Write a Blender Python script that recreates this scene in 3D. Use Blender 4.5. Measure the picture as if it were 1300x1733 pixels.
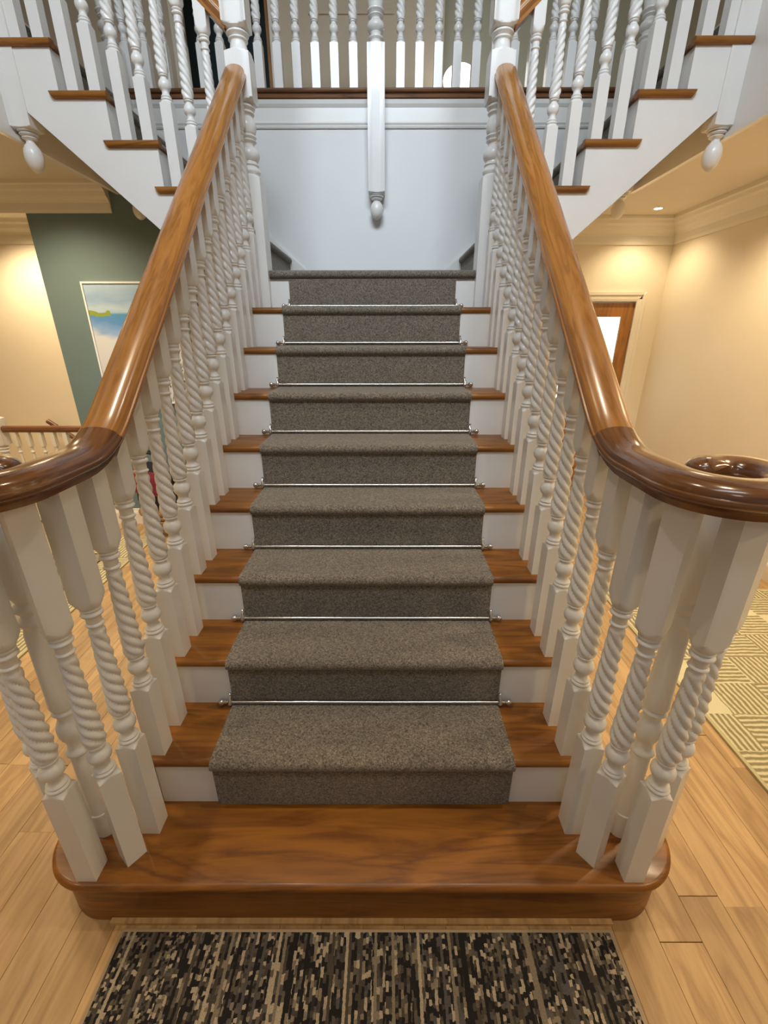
import bpy, math, random
from mathutils import Vector, Matrix
random.seed(7)
S = bpy.context.scene
COL = S.collection
PI = math.pi
for o in list(bpy.data.objects):
    bpy.data.objects.remove(o)

# ------------------------------------------------------------------ camera
cam_d = bpy.data.cameras.new('camera'); cam = bpy.data.objects.new('camera', cam_d); COL.objects.link(cam)
pi_, ya_, ro_ = 0.3845, -0.0024, -0.0012
F = Vector((math.sin(ya_)*math.cos(pi_), math.cos(ya_)*math.cos(pi_), -math.sin(pi_)))
R0 = Vector((math.cos(ya_), -math.sin(ya_), 0)); U0 = R0.cross(F)
Rv = math.cos(ro_)*R0 + math.sin(ro_)*U0; Uv = -math.sin(ro_)*R0 + math.cos(ro_)*U0
M = Matrix((Rv, Uv, -F)).transposed().to_4x4(); M.translation = Vector((0.0744, -0.7894, 1.7014))
cam.matrix_world = M
cam_d.sensor_fit = 'VERTICAL'; cam_d.sensor_height = 36.0
cam_d.lens = 740.2552/1733.0*36.0
cam_d.clip_start = 0.02
S.camera = cam

# ------------------------------------------------------------------ light and exposure
S.view_settings.view_transform = 'Standard'; S.view_settings.look = 'None'
S.view_settings.gamma = 1.0; S.view_settings.use_curve_mapping = False
S.view_settings.exposure = 0.08
W = bpy.data.worlds.new('world'); S.world = W; W.use_nodes = True
W.node_tree.nodes['Background'].inputs[0].default_value = (1.0, 0.90, 0.78, 1)
W.node_tree.nodes['Background'].inputs[1].default_value = 0.20

def area(name, loc, target, sx, sy, power, col):
    d = bpy.data.lights.new(name, 'AREA'); d.shape = 'RECTANGLE'; d.size = sx; d.size_y = sy
    d.energy = power; d.color = col
    o = bpy.data.objects.new(name, d); COL.objects.link(o); o.location = loc
    o.rotation_euler = (Vector(target)-Vector(loc)).to_track_quat('-Z', 'Y').to_euler()
    return o
def spot(name, loc, power, col, size=2.4, rad=0.05, target=None, blend=0.7):
    d = bpy.data.lights.new(name, 'SPOT'); d.energy = power; d.color = col; d.spot_size = size
    d.spot_blend = blend; d.shadow_soft_size = rad
    o = bpy.data.objects.new(name, d); COL.objects.link(o); o.location = loc
    if target: o.rotation_euler = (Vector(target)-Vector(loc)).to_track_quat('-Z', 'Y').to_euler()
    return o
DAY = (0.76, 0.88, 1.0); WARM = (1.0, 0.78, 0.50)
# daylight from the tall windows above the entrance, behind the camera
area('daylight', (0.0, -1.3, 5.6), (0.0, 2.7, 2.7), 2.6, 1.2, 62, DAY).data.spread = math.radians(84)
# added fill lamp behind the camera, lifts the stair fronts; no real fixture
lp_ = bpy.data.lights.new('front_fill', 'POINT'); lp_.energy = 9; lp_.color = (1.0, .93, .88); lp_.shadow_soft_size = .22
lo_ = bpy.data.objects.new('front_fill', lp_); COL.objects.link(lo_); lo_.location = (0.2, -1.9, 2.9)
# downlights of the high hall ceiling, straight above the foot of the stairs
for hx in (-1.15, 1.15):
    spot('hall_downlight', (hx, .15, 5.85), 185, (1.0, .84, .62), 1.05, .07)

# ------------------------------------------------------------------ helpers
class MB:
    """collects faces for ONE mesh object"""
    def __init__(s): s.v = []; s.f = []; s.uv = []; s.mi = []
    def vert(s, p): s.v.append(tuple(p)); return len(s.v)-1
    def face(s, idx, uv=None): s.f.append(tuple(idx)); s.uv.append(uv)
    def box(s, x0, x1, y0, y1, z0, z1):
        b = len(s.v)
        for z in (z0, z1):
            for (x, y) in ((x0, y0), (x1, y0), (x1, y1), (x0, y1)): s.v.append((x, y, z))
        for q in ((3,2,1,0),(4,5,6,7),(0,1,5,4),(1,2,6,5),(2,3,7,6),(3,0,4,7)):
            s.face([b+i for i in q])
        return s
    def prism(s, pts, axis, a0, a1):
        """closed polygon pts (2D) extruded along axis between a0 and a1"""
        def mk(p, a):
            if axis == 'x': return (a, p[0], p[1])
            if axis == 'y': return (p[0], a, p[1])
            return (p[0], p[1], a)
        n = len(pts); b = len(s.v)
        for a in (a0, a1):
            for p in pts: s.v.append(mk(p, a))
        s.face([b+i for i in range(n)][::-1]); s.face([b+n+i for i in range(n)])
        for i in range(n):
            j = (i+1) % n; s.face([b+i, b+j, b+n+j, b+n+i])
        return s
    def rings(s, rings, close=True, cap0=True, cap1=True, us=None):
        n = len(rings[0]); b = len(s.v)
        for r in rings: s.v.extend([tuple(p) for p in r])
        m = n if close else n-1
        for i in range(len(rings)-1):
            for j in range(m):
                k = (j+1) % n
                uv = None
                if us is not None:
                    u0, u1 = us[i], us[i+1]; v0, v1 = j/n, (j+1)/n
                    uv = [(u0, v0), (u0, v1), (u1, v1), (u1, v0)]
                s.face((b+i*n+j, b+i*n+k, b+(i+1)*n+k, b+(i+1)*n+j), uv)
        if cap0: s.face([b+j for j in range(n)][::-1])
        if cap1: s.face([b+(len(rings)-1)*n+j for j in range(n)])
        return s
    def lathe(s, prof, n=16, c=(0, 0, 0), axis='z', caps=True):
        rs = []
        for (h, r) in prof:
            ring = []
            for j in range(n):
                a = 2*PI*j/n; x, y = r*math.cos(a), r*math.sin(a)
                if axis == 'z': p = (c[0]+x, c[1]+y, c[2]+h)
                elif axis == 'x': p = (c[0]+h, c[1]+x, c[2]+y)
                else: p = (c[0]+y, c[1]+h, c[2]+x)
                ring.append(p)
            rs.append(ring)
        return s.rings(rs, True, caps, caps)
    def tube(s, pts, rad, n=8):
        rs = []
        for i, p in enumerate(pts):
            p = Vector(p)
            t = (Vector(pts[min(i+1, len(pts)-1)])-Vector(pts[max(i-1, 0)])).normalized()
            a = Vector((0, 0, 1)) if abs(t.z) < .9 else Vector((1, 0, 0))
            u = t.cross(a).normalized(); w = u.cross(t)
            r = rad[i] if isinstance(rad, (list, tuple)) else rad
            rs.append([p+u*r*math.cos(2*PI*j/n)+w*r*math.sin(2*PI*j/n) for j in range(n)])
        return s.rings(rs)
    def mesh(s, name, smooth=None):
        me = bpy.data.meshes.new(name); me.from_pydata(s.v, [], s.f); me.validate(); 
        if any(u is not None for u in s.uv) and len(me.polygons) == len(s.f):
            ul = me.uv_layers.new(name='uv')
            for p, u in zip(me.polygons, s.uv):
                if u:
                    for li, c in zip(p.loop_indices, u): ul.data[li].uv = c
        import bmesh
        bm = bmesh.new(); bm.from_mesh(me); bmesh.ops.recalc_face_normals(bm, faces=bm.faces); bm.to_mesh(me); bm.free()
        if smooth is not None:
            for p in me.polygons: p.use_smooth = True
            me.set_sharp_from_angle(angle=math.radians(smooth))
        me.update(); return me

def link(o, parent=None):
    COL.objects.link(o)
    if parent is not None: o.parent = parent
    return o
def obj(name, mb, mat, parent=None, smooth=None, loc=None):
    me = mb if isinstance(mb, bpy.types.Mesh) else mb.mesh(name, smooth)
    if mat and not len(me.materials): me.materials.append(mat)
    o = bpy.data.objects.new(name, me); link(o, parent)
    if loc: o.location = loc
    return o
def bevel(o, w, seg=2):
    m = o.modifiers.new('bevel', 'BEVEL'); m.width = w; m.segments = seg; m.limit_method = 'ANGLE'; m.angle_limit = math.radians(40)
    return o
def tag(o, label=None, cat=None, group=None, kind=None):
    if label: o['label'] = label
    if cat: o['category'] = cat
    if group: o['group'] = group
    if kind: o['kind'] = kind
    return o
def thing(name, label, cat, group=None, loc=(0, 0, 0)):
    o = bpy.data.objects.new(name, None); o.empty_display_size = .1; o.location = loc; link(o)
    return tag(o, label, cat, group)
def struct(name, mb, mat, parent=None, smooth=None):
    o = obj(name, mb, mat, parent, smooth)
    if parent is None: o['kind'] = 'structure'
    return o

# ------------------------------------------------------------------ materials
def new_mat(name):
    m = bpy.data.materials.new(name); m.use_nodes = True
    nt = m.node_tree; return m, nt, nt.nodes['Principled BSDF']
def N(nt, t, **kw):
    n = nt.nodes.new(t)
    for k, v in kw.items():
        if k in n.inputs: n.inputs[k].default_value = v
        else: setattr(n, k, v)
    return n
def mapping(nt, coord='Object', scale=(1, 1, 1), rnd=0.0):
    tc = N(nt, 'ShaderNodeTexCoord'); mp = N(nt, 'ShaderNodeMapping'); mp.inputs['Scale'].default_value = scale
    nt.links.new(tc.outputs[coord], mp.inputs['Vector'])
    if rnd:
        oi = N(nt, 'ShaderNodeObjectInfo'); mu = N(nt, 'ShaderNodeMath', operation='MULTIPLY'); mu.inputs[1].default_value = rnd
        nt.links.new(oi.outputs['Random'], mu.inputs[0]); cx = N(nt, 'ShaderNodeCombineXYZ')
        for i in range(3): nt.links.new(mu.outputs[0], cx.inputs[i])
        nt.links.new(cx.outputs[0], mp.inputs['Location'])
    return mp
def ramp(nt, stops, interp='LINEAR'):
    r = N(nt, 'ShaderNodeValToRGB'); r.color_ramp.interpolation = interp
    e = r.color_ramp.elements
    while len(e) > 1: e.remove(e[-1])
    e[0].position = stops[0][0]; e[0].color = (*stops[0][1], 1)
    for p, c in stops[1:]:
        k = e.new(p); k.color = (*c, 1)
    return r
def bump(nt, b, src, strength, dist=.002):
    bp = N(nt, 'ShaderNodeBump'); bp.inputs['Strength'].default_value = strength; bp.inputs['Distance'].default_value = dist
    nt.links.new(src, bp.inputs['Height']); nt.links.new(bp.outputs[0], b.inputs['Normal'])
def sr(r, g, b):
    f = lambda c: (c/255/12.92) if c/255 <= .04045 else ((c/255+.055)/1.055)**2.4
    return (f(r), f(g), f(b))
def plain(name, col, rough=.5, metal=0, noise=.0, nscale=3.0, spec=None, coat=0):
    m, nt, b = new_mat(name)
    b.inputs['Roughness'].default_value = rough; b.inputs['Metallic'].default_value = metal
    if coat: b.inputs['Coat Weight'].default_value = coat
    if noise:
        mp = mapping(nt); nz = N(nt, 'ShaderNodeTexNoise'); nz.inputs['Scale'].default_value = nscale; nz.inputs['Detail'].default_value = 4
        nt.links.new(mp.outputs[0], nz.inputs['Vector'])
        r = ramp(nt, [(.3, tuple(c*(1-noise) for c in col)), (.7, tuple(min(1, c*(1+noise)) for c in col))])
        nt.links.new(nz.outputs['Fac'], r.inputs[0]); nt.links.new(r.outputs[0], b.inputs['Base Color'])
    else: b.inputs['Base Color'].default_value = (*col, 1)
    return m
def wood(name, dark, light, scale, coord='Object', rough=.3, rnd=5.0, coat=.3, figure=1.0, tone=0.0):
    """long-grain timber: grain runs along the axis with the smallest scale"""
    m, nt, b = new_mat(name)
    mp = mapping(nt, coord, scale, rnd)
    n1 = N(nt, 'ShaderNodeTexNoise'); n1.inputs['Scale'].default_value = 1.0; n1.inputs['Detail'].default_value = 5; n1.inputs['Distortion'].default_value = 1.2*figure
    n2 = N(nt, 'ShaderNodeTexNoise'); n2.inputs['Scale'].default_value = 4.5; n2.inputs['Detail'].default_value = 6; n2.inputs['Roughness'].default_value = .7
    nt.links.new(mp.outputs[0], n1.inputs['Vector']); nt.links.new(mp.outputs[0], n2.inputs['Vector'])
    w = N(nt, 'ShaderNodeMath', operation='MULTIPLY'); w.inputs[1].default_value = 7.0; nt.links.new(n1.outputs['Fac'], w.inputs[0])
    fr = N(nt, 'ShaderNodeMath', operation='PINGPONG'); fr.inputs[1].default_value = 1.0; nt.links.new(w.outputs[0], fr.inputs[0])
    mx = N(nt, 'ShaderNodeMix'); mx.data_type = 'FLOAT'; mx.inputs['Factor'].default_value = .5
    nt.links.new(fr.outputs[0], mx.inputs[2]); nt.links.new(n2.outputs['Fac'], mx.inputs[3])
    mid = tuple((a*.45+c*.55) for a, c in zip(dark, light))
    r = ramp(nt, [(.15, dark), (.45, mid), (.8, light)])
    nt.links.new(mx.outputs[0], r.inputs[0])
    out = r.outputs[0]
    if tone:
        oi = N(nt, 'ShaderNodeObjectInfo'); hs = N(nt, 'ShaderNodeHueSaturation')
        mr = N(nt, 'ShaderNodeMapRange'); mr.inputs['To Min'].default_value = 1-tone; mr.inputs['To Max'].default_value = 1+tone
        nt.links.new(oi.outputs['Random'], mr.inputs['Value']); nt.links.new(mr.outputs[0], hs.inputs['Value'])
        nt.links.new(out, hs.inputs['Color']); out = hs.outputs[0]
    nt.links.new(out, b.inputs['Base Color'])
    b.inputs['Roughness'].default_value = rough; b.inputs['Coat Weight'].default_value = coat; b.inputs['Coat Roughness'].default_value = .12
    bump(nt, b, n2.outputs['Fac'], .05)
    return m
M_WHITE = plain('white_gloss_paint', (.80, .785, .75), .30, noise=.02, nscale=6, coat=.15)
M_WALLW = plain('white_wall_paint', (.80, .80, .79), .6, noise=.015)
M_CREAM = plain('cream_wall_paint', (.82, .735, .575), .6, noise=.02, nscale=1.5)
M_CEIL = plain('cream_ceiling_paint', (.78, .70, .56), .7, noise=.015)
M_TRIM = plain('cream_gloss_trim', (.82, .77, .64), .35)
M_TEAL = plain('teal_wall_paint', (.150, .218, .222), .6, noise=.04, nscale=2)
M_BEIGE = plain('beige_wall_paint', (.60, .50, .37), .7, noise=.02)
M_SAGE = plain('sage_wall_paint', (.50, .48, .36), .7, noise=.02)
M_TREAD = wood('oak_tread', (.125, .038, .003), (.30, .110, .009), (1.6, 14, 14), rough=.40, coat=.08)
M_TREADY = wood('oak_tread_side', (.11, .042, .012), (.25, .105, .03), (14, 1.6, 14), rough=.38)
M_RAIL = wood('oak_handrail', (.26, .098, .017), (.45, .19, .042), (2.2, 9, 9), coord='UV', rough=.26, coat=.6)
M_VOL = wood('dark_walnut_volute', (.080, .026, .008), (.215, .088, .028), (3, 7, 7), coord='UV', rough=.20, coat=.8)
M_NOSE = wood('oak_gallery_nosing', (.075, .028, .010), (.20, .085, .03), (1.2, 16, 16), rough=.4)
M_PLANK = wood('pale_oak_plank', (.335, .190, .072), (.545, .350, .155), (11, 1.3, 11), rough=.50, rnd=40, coat=.0, tone=.16)
M_SUB = plain('plank_joint', (.24, .135, .055), .8)
M_DOOR = wood('oak_door', (.22, .085, .014), (.40, .17, .035), (12, 12, 1.2), rough=.4)
M_DARKRAIL = wood('dark_rail', (.07, .025, .010), (.18, .07, .028), (1.5, 12, 12), rough=.35)
M_CHROME = plain('brushed_nickel', (.62, .60, .57), .22, metal=1)
M_BLACK = plain('black_fabric', (.012, .010, .012), .8)
M_RED = plain('dark_red_fabric', (.19, .010, .022), .8, noise=.5, nscale=30)
M_WICK = plain('woven_wicker', (.30, .16, .06), .7, noise=.3, nscale=60)

def carpet(name, cols, scale=230.0):
    m, nt, b = new_mat(name); mp = mapping(nt)
    n1 = N(nt, 'ShaderNodeTexNoise'); n1.inputs['Scale'].default_value = scale; n1.inputs['Detail'].default_value = 2
    n2 = N(nt, 'ShaderNodeTexVoronoi'); n2.inputs['Scale'].default_value = scale*1.1
    n3 = N(nt, 'ShaderNodeTexNoise'); n3.inputs['Scale'].default_value = 9; n3.inputs['Detail'].default_value = 4
    for n in (n1, n2, n3): nt.links.new(mp.outputs[0], n.inputs['Vector'])
    sp = N(nt, 'ShaderNodeSeparateColor'); nt.links.new(n2.outputs['Color'], sp.inputs[0])
    r = ramp(nt, [(.05, cols[0]), (.22, cols[1]), (.5, cols[2]), (.75, cols[3]), (.90, cols[4])])
    mx = N(nt, 'ShaderNodeMix'); mx.data_type = 'FLOAT'; mx.inputs['Factor'].default_value = .22
    nt.links.new(sp.outputs[0], mx.inputs[2]); nt.links.new(n1.outputs['Fac'], mx.inputs[3])
    nt.links.new(mx.outputs[0], r.inputs[0])
    ml = N(nt, 'ShaderNodeMix'); ml.data_type = 'RGBA'; ml.blend_type = 'MULTIPLY'; ml.inputs['Factor'].default_value = .22
    r3 = ramp(nt, [(.35, (.72, .72, .72)), (.65, (1, 1, 1))]); nt.links.new(n3.outputs['Fac'], r3.inputs[0])
    nt.links.new(r.outputs[0], ml.inputs[6]); nt.links.new(r3.outputs[0], ml.inputs[7])
    nt.links.new(ml.outputs[2], b.inputs['Base Color'])
    b.inputs['Roughness'].default_value = 1.0; b.inputs['Specular IOR Level'].default_value = .1
    b.inputs['Sheen Weight'].default_value = .25
    bump(nt, b, mx.outputs[0], .9, .004)
    return m
M_CARPET = carpet('flecked_grey_carpet', [(.070, .054, .040), (.130, .106, .082), (.190, .162, .128), (.240, .203, .155), (.34, .28, .21)])
M_CARPETF = carpet('flecked_flight_carpet', [(.070, .054, .040), (.130, .106, .082), (.190, .162, .128), (.240, .203, .155), (.34, .28, .21)])  # for the upper flights, same colours as the runner carpet

def emis(name, col, strength):
    m, nt, b = new_mat(name)
    b.inputs['Base Color'].default_value = (*col, 1); b.inputs['Emission Color'].default_value = (*col, 1)
    b.inputs['Emission Strength'].default_value = strength
    return m
M_LAMP = emis('lit_downlight', (1, .88, .66), 30)
M_GLOBE = emis('lit_globe_glass', (1, .97, .90), 4)
M_PANE = emis('daylit_door_glass', (.80, .95, 1.0), .85)

# ------------------------------------------------------------------ measures
RS, G = .205, .2382
BX = .684            # balustrade line
YW = 3.12            # wall at the back of the landing
ZL, ZU = 2.05, 3.30  # landing, upper floor
YS = 2.115           # front face of the upper strings
ZC = 2.75            # lower ceiling

# ================================================================== SETTING
# ---- floor: planks along the view
floor = struct('floor', MB().box(-5.2, 4.4, -3.6, 4.4, -.06, -.012), M_SUB)
PW = .1285; cnt = 0
rest = MB()
xs = [1.0335+PW*i for i in range(-48, 22)]
def under(xa, xb, ya, yb):     # hidden below the stair, mats apart
    return xa > -.66 and xb < .66 and ya > .02 and yb < 3.1
vis = []
for x in xs:
    if x < -4.9 or x > 2.9: continue
    y = -3.5 + random.uniform(0, 1.1)
    ya = -3.5
    while ya < 4.3:
        L = random.uniform(.55, 1.5); yb = min(ya+L if ya > -3.5 else y, 4.3)
        if yb-ya > .02 and not under(x, x+PW, ya, yb):
            vis.append((x, ya, yb))
        ya = yb
def seen(p):
    xm = p[0]+PW/2; return p[2] > -.35 and (abs(xm) < 3.3) and not (xm < -2.95)
front = [p for p in vis if seen(p)]
front.sort(key=lambda p: (abs(p[0]+PW/2)*.8 + max(0, (p[1]+p[2])/2)))
chosen = set(front[:285])
me_plank = {}
for p in vis:
    x, ya, yb = p; g = .0004
    if p in chosen:
        L = round(yb-ya, 2); key = L
        if key not in me_plank:
            mb = MB(); b0 = .0008
            w, l = PW/2-g, L/2-g
            lo = [(-w, -l, -.012), (w, -l, -.012), (w, l, -.012), (-w, l, -.012)]
            hi0 = [(-w, -l, -b0), (w, -l, -b0), (w, l, -b0), (-w, l, -b0)]
            hi = [(-w+b0, -l+b0, 0), (w-b0, -l+b0, 0), (w-b0, l-b0, 0), (-w+b0, l-b0, 0)]
            mb.rings([lo, hi0, hi]); me_plank[key] = mb.mesh('plank')
            me_plank[key].materials.append(M_PLANK)
        obj('plank', me_plank[key], None, floor, loc=(x+PW/2, (ya+yb)/2, 0))
    else:
        rest.box(x+g, x+PW-g, ya+g, yb-g, -.012, 0)
far = obj('planks_beyond', rest, M_PLANK, floor); tag(far, kind='stuff')

# ---- walls
struct('wall_back', MB().box(-1.0, 1.0, YW, YW+.12, 0, ZC), M_WALLW)
struct('wall_left', MB().box(-2.65, -1.0, 3.13, 3.25, 0, ZC), M_TEAL)
struct('wall_far_back', MB().box(-5.2, -1.0, 4.1, 4.22, 0, ZC), M_CREAM)
struct('wall_right', MB().box(2.92, 3.04, -3.4, 4.32, 0, ZC), M_CREAM)
wr = MB(); wr.box(1.0, 1.855, 4.2, 4.32, 0, ZC); wr.box(2.665, 2.92, 4.2, 4.32, 0, ZC); wr.box(1.855, 2.665, 4.2, 4.32, 2.015, ZC)
wr.box(1.0, 1.1, YW, 4.2, 0, ZC)
struct('wall_far', wr, M_CREAM)
struct('wall_far_left', MB().box(-5.3, -5.2, -3.4, 4.22, 0, ZC), M_CREAM)
# upper floor slab around the stairwell: its underside is the lower ceiling
sl = MB(); sl.box(-5.2, -1.925, -3.4, 4.32, ZC, 3.25); sl.box(1.925, 3.04, -3.4, 4.32, ZC, 3.25); 
struct('ceiling', sl, M_CEIL)
sb = MB(); sb.box(-1.925, 1.925, YW, 6.2, ZC, 3.25)
struct('trim_1', sb, M_WALLW)
# white facing boards of the stairwell sides
for s, n in ((-1, 'trim_2'), (1, 'trim_3')):
    tb = MB(); xa, xb = sorted((s*1.925, s*1.905)); tb.box(xa, xb, -3.4, 3.12, 2.70, 3.27)
    xa, xb = sorted((s*1.925, s*1.895)); tb.box(xa, xb, -3.4, 3.12, 2.675, 2.70)
    struct(n, tb, M_WHITE)
# bulkhead over the recess
struct('wall_header', MB().box(-5.2, -2.65, 3.13, 3.25, 2.56, ZC), M_CREAM)

# crown mouldings
CR = [(0, 0), (.012, 0), (.018, .025), (.018, .075), (.03, .095), (.06, .12), (.075, .15), (.095, .165), (.105, .19), (.115, .2), (.115, .23), (0, .23)]
def crown_y(name, y, x0, x1, zt, k=1.0, mitre=None):
    mb = MB(); n = len(CR); rs = []
    for (xx, sgn) in ((x0, 0), (x1, 1)):
        ring = []
        for (d, h) in CR:
            dx = (d*k if (mitre and sgn) else 0)
            ring.append((xx-dx, y-d*k, zt-.23*k+h*k))
        rs.append(ring)
    mb.rings(rs); return struct(name, mb, M_TRIM)
crown_y('trim_4', 3.13, -5.0, -1.99, ZC, .83)
crown_y('trim_9', 4.1, -5.0, -1.0, ZC, 1.0)
crown_y('trim_5', 4.2, 1.1, 2.92, ZC, 1.0, mitre=True)
mb = MB(); rs = []
for y in (-3.4, 4.2):
    rs.append([(2.92-d, y-(d if y > 0 else 0), ZC-.23+h) for (d, h) in CR])
mb.rings(rs); struct('trim_6', mb, M_TRIM)
# skirtings
SK = [(0, 0), (.018, 0), (.018, .11), (.014, .125), (.008, .135), (.006, .15), (0, .155)]
def skirt(name, a, b, fixed, axis, sgn):
    mb = MB(); rs = []
    for t in (a, b):
        rs.append([((t, fixed+sgn*d, h) if axis == 'x' else (fixed+sgn*d, t, h)) for (d, h) in SK])
    mb.rings(rs); return struct(name, mb, M_TRIM)
skirt('baseboard_left', -2.65, -1.0, 3.13, 'x', -1)
skirt('baseboard_far_left', -5.0, -1.0, 4.1, 'x', -1)
skirt('baseboard_right', -3.4, 4.2, 2.92, 'y', -1)
skirt('baseboard_far', 2.75, 2.92, 4.2, 'x', -1)
# ---- the wooden glazed door at the far right
door = thing('door_1', None, None); door['kind'] = 'structure'
d = MB(); 
for (xa, xb, za, zb) in ((1.86, 1.975, .005, 2.005), (2.545, 2.66, .005, 2.005), (1.975, 2.545, 1.875, 2.005), (1.975, 2.545, .72, .90), (1.975, 2.545, .005, .22)):
    d.box(xa, xb, 4.215, 4.255, za, zb)
obj('door_frame', d, M_DOOR, door)
p = MB(); p.box(2.02, 2.50, 4.222, 4.248, .26, .68); p.box(1.975, 2.545, 4.228, 4.242, .22, .72)
bevel(obj('door_panel', p, M_DOOR, door), .006)
obj('glass_pane', MB().box(1.975, 2.545, 4.232, 4.238, .90, 1.875), M_PANE, door)
h = MB(); h.lathe([(-.012, .022), (0, .022)], 14, (1.915, 4.213, 1.02), 'y'); h.tube([(1.915, 4.205, 1.02), (1.915, 4.17, 1.02), (1.93, 4.16, 1.02), (2.03, 4.16, 1.02)], .009)
obj('door_handle', h, M_CHROME, door, 40)
hg = MB(); 
for z in (.3, 1.65): hg.lathe([(0, .007), (.1, .007)], 8, (2.664, 4.208, z))
obj('hinge', hg, M_CHROME, door, 40)
cs = MB()
CP = [(0, 0), (.012, 0), (.016, .02), (.016, .05), (.024, .058), (.024, .085), (0, .085)]
# casing: two legs and a head, stepped profile
def leg(x, sgn):
    cs.rings([[(x+sgn*w, 4.2-dp, z) for (dp, w) in CP] for z in (0, 2.02)])
    cs.rings([[(x+sgn*w, 4.2-dp, 2.02+w*(1 if i else 0)) for (dp, w) in CP] for i in (0, 1)])
leg(1.86, -1); leg(2.66, 1)
cs.rings([[(x, 4.2-dp, 2.02+w) for (dp, w) in CP] for x in (1.80, 2.72)])
struct('door_casing', cs, M_TRIM, door)

# ---- upstairs
struct('ceiling', MB().box(-5.2, 3.1, -3.4, 8.0, 5.9, 6.0), M_CEIL)
up = MB(); up.box(-5.2, -1.80, 4.6, 4.72, 3.25, 5.9); up.box(-.985, .62, 4.6, 4.72, 3.25, 5.9); up.box(-1.80, -.985, 4.6, 4.72, 5.35, 5.9)
struct('wall_upper', up, M_BEIGE)
struct('wall_upper_right', MB().box(.62, 3.1, 4.95, 5.07, 3.25, 5.9), M_SAGE)
struct('wall_upper_far', MB().box(-3.2, -.2, 6.2, 6.3, 2.9, 5.9), plain('dark_teal_paint', (.045, .085, .10), .6))
struct('floor_upper', MB().box(-5.2, 3.1, YW+.105, 6.2, 3.25, 3.262), M_CEIL)
pr = MB(); pr.box(-.62, .16, 4.585, 4.6, 4.405, 4.425); struct('trim_7', pr, M_BEIGE)
# upper door casings
uc = MB(); uc.box(-1.885, -1.80, 4.575, 4.6, 3.285, 5.40); uc.box(-.985, -.90, 4.575, 4.6, 3.285, 5.40); uc.box(-1.885, -.90, 4.575, 4.6, 5.35, 5.44)
struct('trim_8', uc, M_TRIM)
d2 = thing('door_2', None, None); d2['kind'] = 'structure'
bevel(obj('door_leaf', MB().box(-1.035, -.99, 4.66, 5.40, 3.29, 5.33), M_DOOR, d2), .004)
h = MB(); h.lathe([(0, .025), (.05, .012), (.07, .028), (.085, .02)], 12, (-1.035, 5.33, 4.25), 'x')
obj('door_knob', h, M_CHROME, d2, 40)
# upper side walls and the hall behind the camera (window wall lets the daylight in)
us = MB(); us.box(-5.3, -5.2, -3.4, 8, 2.75, 5.9); struct('wall_upper_left', us, M_BEIGE)
us = MB(); us.box(3.04, 3.14, -3.4, 8, 2.75, 5.9); struct('wall_upper_side', us, M_BEIGE)

# ================================================================== STAIR CASE (lower flight)
st = thing('staircase', 'wide central staircase with oak treads, white risers and a rounded bottom step', 'staircase')
def dshape(r, front_off, back, inner=.70):
    """plan outline of the bull-nosed bottom step"""
    c = (.815, .148); pts = []
    pts.append((-inner, back)) ; 
    n = 14
    L = []
    for i in range(2*n+1):
        a = PI/2 + PI*i/(2*n)       # left end: from back round to the front
        L.append((-c[0]+r*math.cos(a), c[1]+r*math.sin(a)))
    Rr = [(-x, y) for (x, y) in L[::-1]]
    return [(-inner, c[1]+r)]*0 + L + Rr
base = MB()
o1 = dshape(.146, 0, .3)
base.prism(o1, 'z', 0, .174)
obj('step_base', base, M_TREAD, st, 50)
# bottom tread with a half-round edge
tr = MB(); rs = []
for i in range(9):
    a = -PI/2+PI*i/8; rr = .168-.0155*(1-math.cos(a)); zz = .205-.0155+.0155*math.sin(a)
    rs.append([(x, y, zz) for (x, y) in dshape(rr, 0, .3)])
tr.rings(rs)
obj('tread', tr, M_TREAD, st, 60)
TT = .032
for k in range(2, 10):
    z = k*RS; y0 = (k-1)*G-.013; y1 = k*G+.012; r = TT/2
    prof = [(y1, z), (y1, z-TT)] + [(y0+r-r*math.sin(a), z-r-r*math.cos(a)) for a in [PI*i/8 for i in range(9)]]
    t = MB().prism(prof, 'x', -.745, .745)
    obj('tread', t, M_TREAD, st, 40)
for k in range(2, 11):
    y = (k-1)*G
    if k == 2: rz = MB().box(-.700, .700, y, y+.018, RS, 2*RS-TT)
    else: rz = MB().box(-.715, .715, y, y+.018, (k-1)*RS, k*RS-TT)
    obj('riser', rz, M_WHITE, st)
for s in (-1, 1):
    pts = [(G*1, 0), (2.10, 0), (2.10, 10*RS-TT)]
    for k in range(9, 1, -1):
        pts += [(k*G, (k)*RS-TT), ((k-1)*G, k*RS-TT)] if k < 9 else [(9*G-.02, 10*RS-TT-.0), (9*G-.02, 9*RS-TT), (8*G, 9*RS-TT)]
    pts.append((G, RS))
    # sawtooth outline, string and panelled side down to the floor
    clean = []
    for q in pts:
        if not clean or (abs(q[0]-clean[-1][0])+abs(q[1]-clean[-1][1])) > 1e-6: clean.append(q)
    xa, xb = sorted((s*.690, s*.722))
    obj('stringer', MB().prism(clean, 'x', xa, xb), M_WHITE, st)
obj('cove_mould', MB().box(-.78, .78, -.012, .002, 0, .012), M_PLANK, st)

# ---- landing
struct('floor_landing', MB().box(-.74, .74, 2.144, YW, 1.80, ZL-.008), M_WALLW)
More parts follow.
